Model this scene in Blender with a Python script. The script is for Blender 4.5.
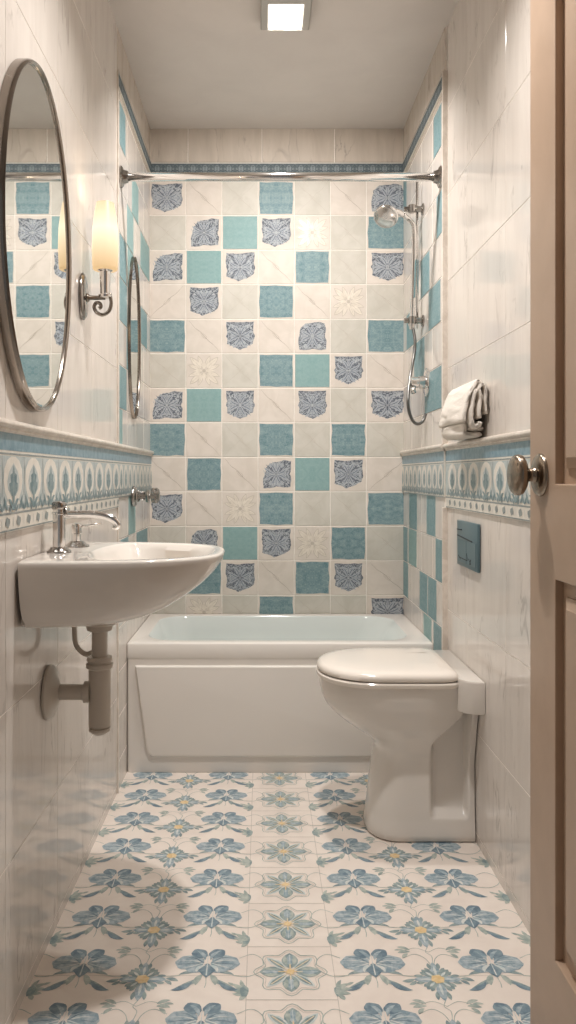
import bpy, bmesh, math, random
from mathutils import Vector, Matrix, noise

PI = math.pi
rnd = random.Random(7)
scene = bpy.context.scene
for o in list(bpy.data.objects):
    bpy.data.objects.remove(o, do_unlink=True)
C = scene.collection

# ------------------------------------------------------------------ camera, world, lights, exposure
F = 800.0            # focal length in pixels of the 576x1024 frame
VX, VY = 262.0, 475.0
EYE = 1.05
cam = bpy.data.cameras.new('camera')
cam.sensor_fit = 'VERTICAL'
cam.sensor_height = 36.0
cam.lens = F / 1024 * 36.0
cam.shift_x = (288 - VX) / 1024
cam.shift_y = -(512 - VY) / 1024
cam.clip_start = 0.02
cam_o = bpy.data.objects.new('camera', cam)
C.objects.link(cam_o)
cam_o.location = (0, 0, EYE)
cam_o.rotation_euler = (PI / 2, 0, 0)
scene.camera = cam_o

world = bpy.data.worlds.new('world')
scene.world = world
world.use_nodes = True
world.node_tree.nodes['Background'].inputs[0].default_value = (1.0, 0.985, 0.97, 1)
world.node_tree.nodes['Background'].inputs[1].default_value = 0.16
scene.view_settings.view_transform = 'Standard'
scene.view_settings.look = 'None'
scene.view_settings.gamma = 1
scene.view_settings.use_curve_mapping = False
scene.view_settings.exposure = 0.32


def area(name, loc, sx, sy, power, col, rot=(0, 0, 0), spread=PI):
    l = bpy.data.lights.new(name, 'AREA')
    l.shape = 'RECTANGLE'
    l.size = sx
    l.size_y = sy
    l.energy = power
    l.color = col
    l.spread = spread
    o = bpy.data.objects.new(name, l)
    C.objects.link(o)
    o.location = loc
    o.rotation_euler = rot
    return o


LAMP_A = (0.0745, 2.531)     # ceiling lamp seen at the top of the photo
LAMP_B = (0.09, 1.62)      # its twin over the basin, above the frame
WARM = (1.0, 0.965, 0.93)
area('ceiling_light_beam', (LAMP_A[0], LAMP_A[1], 2.494), 0.10, 0.13, 16.5, WARM, rot=(math.radians(26), 0, 0), spread=math.radians(142))
area('ceiling_light_beam', (LAMP_B[0], LAMP_B[1], 2.494), 0.07, 0.07, 10.8, WARM, spread=math.radians(134))

# ------------------------------------------------------------------ room numbers (metres)
XL, XR, XZ = -0.479, 0.613, 0.606       # left wall, right wall, right wall of the bath niche
YB, YZ, YT = 3.42, 2.64, 2.82           # back wall, where the bath niche begins, bath front
YF = -0.9                               # where the passage behind the camera ends
ZC = 2.529


def at(px, py, d):
    return Vector(((px - VX) * d / F, d, EYE - (py - VY) * d / F))


def lin(c):
    r = []
    for v in c[:3]:
        v = v / 255
        r.append(v / 12.92 if v <= 0.04045 else ((v + 0.055) / 1.055) ** 2.4)
    return (*r, 1.0)


# ------------------------------------------------------------------ materials
def new_mat(name, col=(200, 200, 200), rough=0.4, metal=0.0, spec=0.5, coat=0.0):
    m = bpy.data.materials.new(name)
    m.use_nodes = True
    b = m.node_tree.nodes['Principled BSDF']
    b.inputs['Base Color'].default_value = lin(col)
    b.inputs['Roughness'].default_value = rough
    b.inputs['Metallic'].default_value = metal
    b.inputs['Specular IOR Level'].default_value = spec
    b.inputs['Coat Weight'].default_value = coat
    b.inputs['Coat Roughness'].default_value = 0.04
    return m


class NT:
    def __init__(s, m):
        s.t = m.node_tree
        s.b = s.t.nodes['Principled BSDF']

    def n(s, kind, **kw):
        o = s.t.nodes.new(kind)
        for k, v in kw.items():
            setattr(o, k, v)
        return o

    def put(s, sock, v):
        if isinstance(v, bpy.types.NodeSocket):
            s.t.links.new(v, sock)
        else:
            sock.default_value = v

    def math(s, op, a, b=None, c=None):
        o = s.n('ShaderNodeMath', operation=op)
        for i, v in enumerate((a, b, c)):
            if v is not None:
                s.put(o.inputs[i], v)
        return o.outputs[0]

    def ramp(s, fac, a, b, c0=(0, 0, 0, 1), c1=(1, 1, 1, 1)):
        o = s.n('ShaderNodeValToRGB')
        o.color_ramp.elements[0].position = a
        o.color_ramp.elements[1].position = b
        o.color_ramp.elements[0].color = c0
        o.color_ramp.elements[1].color = c1
        s.put(o.inputs[0], fac)
        return o.outputs[0]

    def mix(s, fac, a, b):
        o = s.n('ShaderNodeMix', data_type='RGBA')
        s.put(o.inputs[0], fac)
        s.put(o.inputs[6], a)
        s.put(o.inputs[7], b)
        return o.outputs[2]

    def noise(s, vec, scale, detail=3, rough=0.5, dist=0.0):
        o = s.n('ShaderNodeTexNoise')
        if vec is not None:
            s.put(o.inputs['Vector'], vec)
        o.inputs['Scale'].default_value = scale
        o.inputs['Detail'].default_value = detail
        o.inputs['Roughness'].default_value = rough
        o.inputs['Distortion'].default_value = dist
        return o.outputs[0]

    def mapping(s, vec, scale, rot=(0, 0, 0)):
        o = s.n('ShaderNodeMapping')
        s.put(o.inputs['Vector'], vec)
        o.inputs['Scale'].default_value = scale
        o.inputs['Rotation'].default_value = rot
        return o.outputs[0]

    def uv(s):
        return s.n('ShaderNodeTexCoord').outputs['UV']

    def obj(s):
        return s.n('ShaderNodeTexCoord').outputs['Object']

    def color(s, v):
        s.put(s.b.inputs['Base Color'], v)

    def bump(s, h, strength=0.2, dist=0.002):
        o = s.n('ShaderNodeBump')
        o.inputs['Strength'].default_value = strength
        o.inputs['Distance'].default_value = dist
        s.put(o.inputs['Height'], h)
        s.put(s.b.inputs['Normal'], o.outputs[0])


def marble_mat(name, base=(224, 216, 208), streak=(214, 205, 197), vein=(178, 168, 160), rough=0.10):
    m = new_mat(name, base, rough, spec=0.5)
    t = NT(m)
    uv = t.uv()
    v1 = t.mapping(uv, (6, 0.9, 1))
    n1 = t.noise(v1, 3.0, 4, 0.6, 0.3)
    c = t.mix(t.ramp(n1, 0.4, 0.72), lin(base), lin(streak))
    v2 = t.mapping(uv, (5.5, 1.3, 1), (0, 0, 0.16))
    n2 = t.noise(v2, 1.5, 5, 0.55, 0.9)
    vv = t.math('ABSOLUTE', t.math('SUBTRACT', n2, 0.5))
    line = t.ramp(vv, 0.0, 0.016, (1, 1, 1, 1), (0, 0, 0, 1))
    msk = t.ramp(t.noise(t.mapping(uv, (3, 3, 3)), 2.0, 2), 0.47, 0.62)
    fac = t.math('MULTIPLY', t.math('MULTIPLY', line, msk), 0.75)
    t.color(t.mix(fac, c, lin(vein)))
    return m


def local_uv(t, mirror=True):
    uv = t.uv()
    fr = t.n('ShaderNodeVectorMath', operation='FRACTION')
    t.put(fr.inputs[0], uv)
    fl = t.n('ShaderNodeVectorMath', operation='FLOOR')
    t.put(fl.inputs[0], uv)
    ce = t.n('ShaderNodeVectorMath', operation='SUBTRACT')
    t.put(ce.inputs[0], fr.outputs[0])
    ce.inputs[1].default_value = (0.5, 0.5, 0)
    out = ce.outputs[0]
    if mirror:
        ab = t.n('ShaderNodeVectorMath', operation='ABSOLUTE')
        t.put(ab.inputs[0], out)
        out = ab.outputs[0]
    ad = t.n('ShaderNodeVectorMath', operation='MULTIPLY_ADD')
    t.put(ad.inputs[0], fl.outputs[0])
    ad.inputs[1].default_value = (3.37, 5.71, 0)
    t.put(ad.inputs[2], out)
    return out, ad.outputs[0]


def teal_mat(name, a, b, edge, corner=True):
    m = new_mat(name, a, 0.50, spec=0.25)
    t = NT(m)
    ab, v = local_uv(t)
    n1 = t.noise(v, 7, 6, 0.65, 0.4)
    c = t.mix(t.ramp(n1, 0.34, 0.64), lin(a), lin(b))
    n3 = t.noise(v, 26, 4, 0.7)
    c = t.mix(t.math('MULTIPLY', t.ramp(n3, 0.48, 0.72), 0.5), c, lin(edge))
    if corner:
        sp = t.n('ShaderNodeSeparateXYZ')
        t.put(sp.inputs[0], ab)
        s = t.math('ADD', sp.outputs[0], sp.outputs[1])
        mx = t.math('MAXIMUM', sp.outputs[0], sp.outputs[1])
        s = t.math('ADD', s, t.math('MULTIPLY', mx, 0.5))
        s = t.math('ADD', s, t.math('MULTIPLY', t.math('SUBTRACT', n3, 0.5), 0.35))
        k = t.ramp(s, 1.0, 1.24)
        c = t.mix(t.math('MULTIPLY', k, 0.6), c, lin(edge))
    t.color(c)
    t.bump(n1, 0.15, 0.001)
    return m


def filigree_mat(name, dark=(92, 98, 108), light=(188, 192, 195), scale=11, thr=(0.46, 0.54)):
    m = new_mat(name, dark, 0.55, spec=0.2)
    t = NT(m)
    ab, v = local_uv(t)
    n1 = t.noise(v, scale, 3, 0.55, 1.6)
    n2 = t.noise(v, scale * 3.2, 2, 0.5, 1.0)
    s = t.math('ADD', t.math('MULTIPLY', n1, 0.6), t.math('MULTIPLY', n2, 0.4))
    k = t.ramp(s, *thr)
    sp = t.n('ShaderNodeSeparateXYZ')
    t.put(sp.inputs[0], ab)
    mx = t.math('MAXIMUM', sp.outputs[0], sp.outputs[1])
    rim = t.ramp(mx, 0.30, 0.43, (1, 1, 1, 1), (0.35, 0.35, 0.35, 1))
    d = t.math('ABSOLUTE', t.math('SUBTRACT', sp.outputs[0], sp.outputs[1]))
    diag = t.ramp(d, 0.012, 0.03, (1, 1, 1, 1), (0, 0, 0, 1))
    f = t.math('MULTIPLY', k, rim)
    c = t.mix(f, lin(dark), lin(light))
    c = t.mix(t.math('MULTIPLY', diag, 0.55), c, lin(light))
    t.color(c)
    return m


def mottled(name, a, b, scale=30, rough=0.35, lo=0.38, hi=0.62, **kw):
    m = new_mat(name, a, rough, **kw)
    t = NT(m)
    n1 = t.noise(t.obj(), scale, 4, 0.6, 0.5)
    t.color(t.mix(t.ramp(n1, lo, hi), lin(a), lin(b)))
    return m


M = {}
M['marble'] = marble_mat('marble_tile')
M['marble_dim'] = marble_mat('marble_tile_shaded', (206, 194, 181), (192, 180, 167), (158, 147, 138), 0.25)  # wall marble again, its colour darkened to stand in for shade up high
M['grout'] = mottled('grout', (246, 240, 233), (238, 231, 223), 60, 0.8)
M['cream'] = mottled('cream_tile', (224, 214, 204), (216, 206, 195), 14, 0.55, spec=0.25)
M['cream_grey'] = mottled('grey_cream_tile', (209, 204, 194), (201, 196, 185), 16, 0.55, spec=0.25)
M['teal'] = teal_mat('teal_tile', (98, 132, 140), (138, 161, 165), (186, 194, 188))
M['teal_smooth'] = teal_mat('plain_teal_tile', (130, 163, 163), (146, 175, 174), (156, 182, 178), False)
M['teal_flat'] = teal_mat('niche_teal_tile', (108, 144, 150), (134, 161, 166), (170, 186, 184), False)
M['filigree'] = filigree_mat('filigree_print')
M['border'] = filigree_mat('border_print', (76, 87, 93), (142, 152, 154), 6, (0.47, 0.56))
M['print_light'] = mottled('print_pale_blue', (184, 188, 192), (156, 163, 173), 220, 0.55, spec=0.2)
M['print_dark'] = mottled('print_navy_grey', (94, 101, 113), (120, 127, 138), 220, 0.55, spec=0.2)
M['line'] = mottled('vein_line', (188, 176, 162), (172, 160, 148), 40, 0.4)
M['line_soft'] = mottled('soft_vein_line', (199, 191, 179), (190, 182, 170), 40, 0.4)
M['emboss'] = mottled('embossed_cream', (233, 224, 211), (220, 210, 196), 50, 0.35)
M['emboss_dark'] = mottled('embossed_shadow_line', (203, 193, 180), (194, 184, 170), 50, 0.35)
M['floor'] = mottled('floor_tile', (238, 227, 217), (231, 219, 209), 9, 0.30)
M['floor_line'] = mottled('floor_joint', (206, 196, 185), (186, 180, 172), 40, 0.6)
M['blue_d'] = mottled('dark_blue_petal', (98, 122, 138), (136, 156, 166), 55, 0.35)
M['blue_m'] = mottled('blue_petal', (132, 154, 166), (180, 192, 197), 70, 0.35)
M['blue_l'] = mottled('pale_petal', (190, 204, 206), (222, 220, 214), 70, 0.35)
M['sage'] = mottled('sage_leaf', (150, 164, 160), (188, 194, 186), 60, 0.35)
M['sage_d'] = mottled('dark_sage_leaf', (122, 142, 146), (160, 174, 172), 60, 0.35)
M['gold'] = mottled('gold_centre', (220, 190, 138), (234, 210, 168), 80, 0.35)
M['gold_l'] = mottled('pale_gold_line', (228, 204, 164), (236, 220, 192), 80, 0.35)
M['ceil'] = mottled('ceiling_paint', (220, 213, 207), (216, 209, 203), 5, 0.85)
M['porcelain'] = new_mat('white_porcelain', (230, 223, 215), 0.09, spec=0.55, coat=0.3)
M['acrylic'] = new_mat('white_acrylic', (232, 226, 219), 0.14, spec=0.5)
M['acrylic_in'] = new_mat('bath_inside_acrylic', (226, 231, 228), 0.12, spec=0.5)
M['lid'] = new_mat('seat_plastic', (240, 231, 221), 0.13, spec=0.5)
M['chrome'] = new_mat('chrome', (228, 226, 224), 0.12, 1.0)
M['chrome_d'] = new_mat('dark_chrome', (168, 164, 160), 0.16, 1.0)
M['frame'] = new_mat('gunmetal_frame', (150, 142, 134), 0.16, 1.0)
M['nickel'] = new_mat('satin_nickel', (150, 138, 124), 0.24, 1.0)
M['steel_hose'] = new_mat('hose_steel', (130, 128, 126), 0.3, 1.0)
M['mirror'] = new_mat('mirror_glass', (226, 228, 226), 0.015, 1.0)
M['door'] = mottled('door_paint', (184, 158, 136), (178, 152, 130), 8, 0.38)
M['pvc'] = new_mat('trap_plastic', (196, 186, 174), 0.28)
M['plate'] = new_mat('flush_plate', (98, 122, 130), 0.30, 0.3)
M['black'] = new_mat('dark_mark', (40, 46, 52), 0.5)
M['cap'] = mottled('cap_moulding', (226, 216, 205), (208, 197, 185), 26, 0.3)
M['band_bg'] = mottled('band_ground', (178, 189, 190), (198, 204, 202), 40, 0.4)
M['band_white'] = mottled('band_arch_white', (231, 226, 216), (222, 216, 205), 40, 0.3)
M['band_blue'] = mottled('band_blue_stripe', (102, 136, 152), (132, 160, 172), 45, 0.3)
M['band_leaf'] = mottled('band_leaf', (98, 126, 134), (134, 154, 158), 90, 0.3)
M['band_line'] = mottled('band_line', (126, 136, 138), (150, 156, 154), 60, 0.35)
M['grey_frame'] = new_mat('lamp_frame', (176, 172, 166), 0.35, 0.3)


def towel_mat():
    m = new_mat('white_terry', (240, 232, 222), 0.95, spec=0.1)
    t = NT(m)
    n1 = t.noise(t.obj(), 260, 2, 0.6)
    t.bump(n1, 0.9, 0.004)
    return m


M['towel'] = towel_mat()


def emit_mat(name, col, strength):
    m = new_mat(name, col, 0.4)
    b = m.node_tree.nodes['Principled BSDF']
    b.inputs['Emission Color'].default_value = lin(col)
    b.inputs['Emission Strength'].default_value = strength
    return m


M['lamp_glow'] = emit_mat('lamp_diffuser', (255, 246, 234), 3.0)
M['shade'] = emit_mat('opal_shade', (120, 106, 88), 1.0)
_nt = NT(M['shade'])
_sp = _nt.n('ShaderNodeSeparateXYZ')
_nt.put(_sp.inputs[0], _nt.obj())
_k = _nt.math('ABSOLUTE', _nt.math('SUBTRACT', _sp.outputs[2], 1.70))
_nt.put(_nt.b.inputs['Emission Strength'], _nt.ramp(_k, 0.0, 0.10, (0.95, 0.95, 0.95, 1), (0.62, 0.62, 0.62, 1)))
_nt.put(_nt.b.inputs['Emission Color'], _nt.ramp(_k, 0.0, 0.11, lin((255, 240, 208)), lin((250, 208, 150))))


# ------------------------------------------------------------------ mesh helpers
def obj(name, bm, mats, parent=None, smooth=False, recalc=True, auto=None):
    if recalc:
        bmesh.ops.recalc_face_normals(bm, faces=bm.faces[:])
    me = bpy.data.meshes.new(name)
    bm.to_mesh(me)
    bm.free()
    if not isinstance(mats, (list, tuple)):
        mats = [mats]
    for m in mats:
        me.materials.append(m)
    if smooth or auto is not None:
        for p in me.polygons:
            p.use_smooth = True
    if auto is not None:
        me.set_sharp_from_angle(angle=math.radians(auto))
    o = bpy.data.objects.new(name, me)
    C.objects.link(o)
    if parent is not None:
        o.parent = parent
        o.matrix_parent_inverse = parent.matrix_basis.inverted()
    return o


def thing(name, label, cat, loc, group=None):
    o = bpy.data.objects.new(name, None)
    C.objects.link(o)
    o.empty_display_size = 0.05
    o.location = loc
    o['label'] = label
    o['category'] = cat
    if group:
        o['group'] = group
    return o


def tag(o, label, cat, group=None):
    o['label'] = label
    o['category'] = cat
    if group:
        o['group'] = group
    return o


def struct(o):
    o['kind'] = 'structure'
    return o


def add_box(bm, lo, hi, bevel=0.0, seg=2, mi=0):
    lo, hi = Vector(lo), Vector(hi)
    t = bmesh.new()
    bmesh.ops.create_cube(t, size=1)
    for v in t.verts:
        v.co = Vector([(lo[i] + hi[i]) / 2 + v.co[i] * (hi[i] - lo[i]) for i in range(3)])
    if bevel:
        bmesh.ops.bevel(t, geom=t.edges[:], offset=bevel, segments=seg, affect='EDGES', profile=0.5)
    merge(bm, t, mi)


def merge(bm, t, mi=0):
    t.verts.index_update()
    vs = [bm.verts.new(v.co) for v in t.verts]
    for f in t.faces:
        try:
            nf = bm.faces.new([vs[v.index] for v in f.verts])
            nf.material_index = mi
            nf.smooth = f.smooth
        except ValueError:
            pass
    t.free()


def loft(bm, rings, closed=True, cap0=True, cap1=True, mi=0):
    vr = [[bm.verts.new(p) for p in r] for r in rings]
    n = len(vr[0])
    for a, b in zip(vr[:-1], vr[1:]):
        for i in range(n if closed else n - 1):
            j = (i + 1) % n
            try:
                f = bm.faces.new((a[i], a[j], b[j], b[i]))
                f.material_index = mi
            except ValueError:
                pass
    if cap0:
        bm.faces.new(vr[0]).material_index = mi
    if cap1:
        bm.faces.new(vr[-1][::-1]).material_index = mi
    return vr


def frame_of(d):
    d = d.normalized()
    up = Vector((0, 0, 1)) if abs(d.z) < 0.9 else Vector((0, 1, 0))
    a = d.cross(up).normalized()
    return a, d.cross(a).normalized()


def tube(bm, pts, r, n=14, mi=0, flat=1.0):
    pts = [Vector(p) for p in pts]
    rings = []
    a = None
    for i, p in enumerate(pts):
        d = (pts[min(i + 1, len(pts) - 1)] - pts[max(i - 1, 0)]).normalized()
        if a is None:
            a, b = frame_of(d)
        else:
            a = (a - d * a.dot(d)).normalized()
            b = d.cross(a).normalized()
        rr = r[i] if isinstance(r, (list, tuple)) else r
        rings.append([p + a * math.cos(2 * PI * k / n) * rr + b * math.sin(2 * PI * k / n) * rr * flat for k in range(n)])
    loft(bm, rings, mi=mi)


def catmull(pts, k=8):
    pts = [Vector(p) for p in pts]
    P = [pts[0] * 2 - pts[1]] + pts + [pts[-1] * 2 - pts[-2]]
    out = []
    for i in range(1, len(P) - 2):
        for j in range(k):
            t = j / k
            a, b, c, d = P[i - 1], P[i], P[i + 1], P[i + 2]
            out.append(0.5 * ((2 * b) + (c - a) * t + (2 * a - 5 * b + 4 * c - d) * t * t + (3 * b - a - 3 * c + d) * t ** 3))
    out.append(pts[-1])
    return out


def lathe(bm, origin, axis, prof, n=32, mi=0, sx=1.0, sy=1.0, ref=None):
    """prof: list of (distance along axis, radius)."""
    origin = Vector(origin)
    d = Vector(axis).normalized()
    if ref is None:
        a, b = frame_of(d)
    else:
        a = Vector(ref).normalized()
        b = d.cross(a).normalized()
    rings = []
    for h, r in prof:
        r = max(r, 0.0002)
        rings.append([origin + d * h + a * math.cos(2 * PI * k / n) * r * sx + b * math.sin(2 * PI * k / n) * r * sy for k in range(n)])
    loft(bm, rings, mi=mi)


# ------------------------------------------------------------------ flat decoration on a surface, in one mesh with it
class Surf:
    def __init__(s, mapf):
        s.bm = bmesh.new()
        s.uvl = s.bm.loops.layers.uv.new('uv')
        s.map = mapf
        s.mats = []
        s.k = 0

    def mi(s, key):
        if key not in s.mats:
            s.mats.append(key)
        return s.mats.index(key)

    def lift(s, h):
        s.q = (getattr(s, 'q', 0) + 1) % 12
        return h + s.q * 1.5e-5

    def poly(s, pts, key, h, uvf=None):
        h = s.lift(h)
        vs = [s.bm.verts.new(s.map(u, v, h)) for u, v in pts]
        try:
            f = s.bm.faces.new(vs)
        except ValueError:
            return None
        f.material_index = s.mi(key)
        for l, (u, v) in zip(f.loops, pts):
            l[s.uvl].uv = uvf(u, v) if uvf else (u, v)
        return f

    def tile(s, u0, u1, v0, v1, key, h=0.002, gap=0.0013, local=False, h0=0.0, bev=0.0018):
        s.k += 1
        k = s.k
        if local:
            uvf = lambda u, v: (k * 1.0 + min(max((u - u0) / (u1 - u0), .001), .999), (k * 3 % 17) + min(max((v - v0) / (v1 - v0), .001), .999))
        else:
            ox, oy = rnd.uniform(0, 40), rnd.uniform(0, 40)
            uvf = lambda u, v: (u + ox, v + oy)
        a0, a1, b0, b1 = u0 + gap, u1 - gap, v0 + gap, v1 - gap
        out = [(a0, b0), (a1, b0), (a1, b1), (a0, b1)]
        inn = [(a0 + bev, b0 + bev), (a1 - bev, b0 + bev), (a1 - bev, b1 - bev), (a0 + bev, b1 - bev)]
        vo = [s.bm.verts.new(s.map(u, v, h0)) for u, v in out]
        vi = [s.bm.verts.new(s.map(u, v, h)) for u, v in inn]
        m = s.mi(key)
        fs = [(vi, inn)]
        for i in range(4):
            j = (i + 1) % 4
            fs.append(([vo[i], vo[j], vi[j], vi[i]], [out[i], out[j], inn[j], inn[i]]))
        for vs, ps in fs:
            f = s.bm.faces.new(vs)
            f.material_index = m
            for l, p in zip(f.loops, ps):
                l[s.uvl].uv = uvf(*p)
        return uvf

    def slab(s, u0, u1, v0, v1, key, h=0.0, back=-0.08):
        c = [(u0, v0), (u1, v0), (u1, v1), (u0, v1)]
        a = [s.bm.verts.new(s.map(u, v, h)) for u, v in c]
        b = [s.bm.verts.new(s.map(u, v, back)) for u, v in c]
        m = s.mi(key)
        for vs in [a, b[::-1]] + [[a[i], b[i], b[(i + 1) % 4], a[(i + 1) % 4]] for i in range(4)]:
            f = s.bm.faces.new(vs)
            f.material_index = m

    def stroke(s, pts, w, key, h, k=1):
        """pts list of (u,v); w width or list of widths"""
        if k > 1:
            pts = [(p.x, p.y) for p in catmull([(u, v, 0) for u, v in pts], k)]
        h = s.lift(h)
        n = len(pts)
        L, R = [], []
        for i in range(n):
            a = pts[max(i - 1, 0)]
            b = pts[min(i + 1, n - 1)]
            dx, dy = b[0] - a[0], b[1] - a[1]
            q = math.hypot(dx, dy) or 1
            if callable(w):
                ww = w(i / (n - 1))
            else:
                ww = w
            ww = max(ww, 0.0003)
            L.append((pts[i][0] - dy / q * ww / 2, pts[i][1] + dx / q * ww / 2))
            R.append((pts[i][0] + dy / q * ww / 2, pts[i][1] - dx / q * ww / 2))
        vl = [s.bm.verts.new(s.map(u, v, h)) for u, v in L]
        vr = [s.bm.verts.new(s.map(u, v, h)) for u, v in R]
        m = s.mi(key)
        for i in range(n - 1):
            f = s.bm.faces.new((vl[i], vr[i], vr[i + 1], vl[i + 1]))
            f.material_index = m

    def leaf(s, a, b, width, key, h, bend=0.0, k=7):
        dx, dy = b[0] - a[0], b[1] - a[1]
        pts = []
        for i in range(k + 1):
            t = i / k
            o = bend * 4 * t * (1 - t)
            pts.append((a[0] + dx * t - dy * o, a[1] + dy * t + dx * o))
        s.stroke(pts, lambda t: width * math.sin(PI * t) ** 0.8, key, h)

    def blob(s, cx, cy, rx, ry, key, h, rot=0.0, n=20, wob=0.0, ph=0.0, freq=5):
        pts = []
        for i in range(n):
            t = 2 * PI * i / n
            r = 1 + wob * math.sin(freq * t + ph)
            x, y = rx * r * math.cos(t), ry * r * math.sin(t)
            pts.append((cx + x * math.cos(rot) - y * math.sin(rot), cy + x * math.sin(rot) + y * math.cos(rot)))
        s.poly(pts, key, h)

    def done(s, name, parent=None):
        return obj(name, s.bm, [M[k] for k in s.mats], parent, recalc=False)


# ------------------------------------------------------------------ back wall
ROW0, PITCH = 2.307, 0.1475
COLS = [-0.479 + 0.1542 * i for i in range(8)]
COLS[-1] = XZ + 0.02
COLS[0] = XL - 0.01
GRID = ["NCXTXCN", "XNSNEXT", "NSNCTXN", "DNXTCEX", "TCNCNXT", "XEXTSNC", "NSNCNXN",
        "TCXTXTX", "CTCNSND", "NCETXXT", "XNSNETX", "CTNCTNC", "XEXTXXN", "CXTXCXT", "XNXCXNX", "TXCXTXC"]

back = Surf(lambda u, v, h: (u, YB - h, v))
back.slab(XL - 0.08, XR + 0.08, -0.08, ZC + 0.08, 'grout')


def n_shape(kind):
    """silhouettes of the printed corner-cut shields, in 0..1 tile units"""
    if kind == 0:      # flat top, pointed foot
        p = [(.10, .93), (.45, .92), (.55, .92), (.90, .94), (.88, .62), (.93, .50), (.89, .42), (.87, .28),
             (.72, .20), (.60, .13), (.50, .09), (.38, .15), (.26, .20), (.12, .26), (.13, .42), (.09, .50), (.13, .60)]
    elif kind == 1:    # rounded top left
        p = [(.13, .08), (.12, .30), (.17, .50), (.20, .66), (.28, .78), (.42, .86), (.58, .88), (.72, .93), (.93, .90),
             (.92, .60), (.89, .50), (.93, .38), (.91, .12), (.70, .10), (.50, .13), (.30, .08)]
    elif kind == 2:    # cut lower right
        p = [(.10, .93), (.38, .90), (.66, .93), (.92, .94), (.90, .66), (.93, .44), (.88, .28), (.72, .18), (.55, .12),
             (.44, .07), (.33, .14), (.22, .17), (.10, .22), (.12, .44), (.08, .62)]
    else:              # rounded both top corners
        p = [(.12, .10), (.10, .40), (.14, .60), (.16, .74), (.30, .88), (.50, .90), (.70, .93), (.86, .88), (.90, .70),
             (.87, .50), (.91, .34), (.90, .10), (.70, .08), (.50, .12), (.30, .08)]
    return p


def kcut(r, c):
    return (r + c) % 2 == 1


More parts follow.
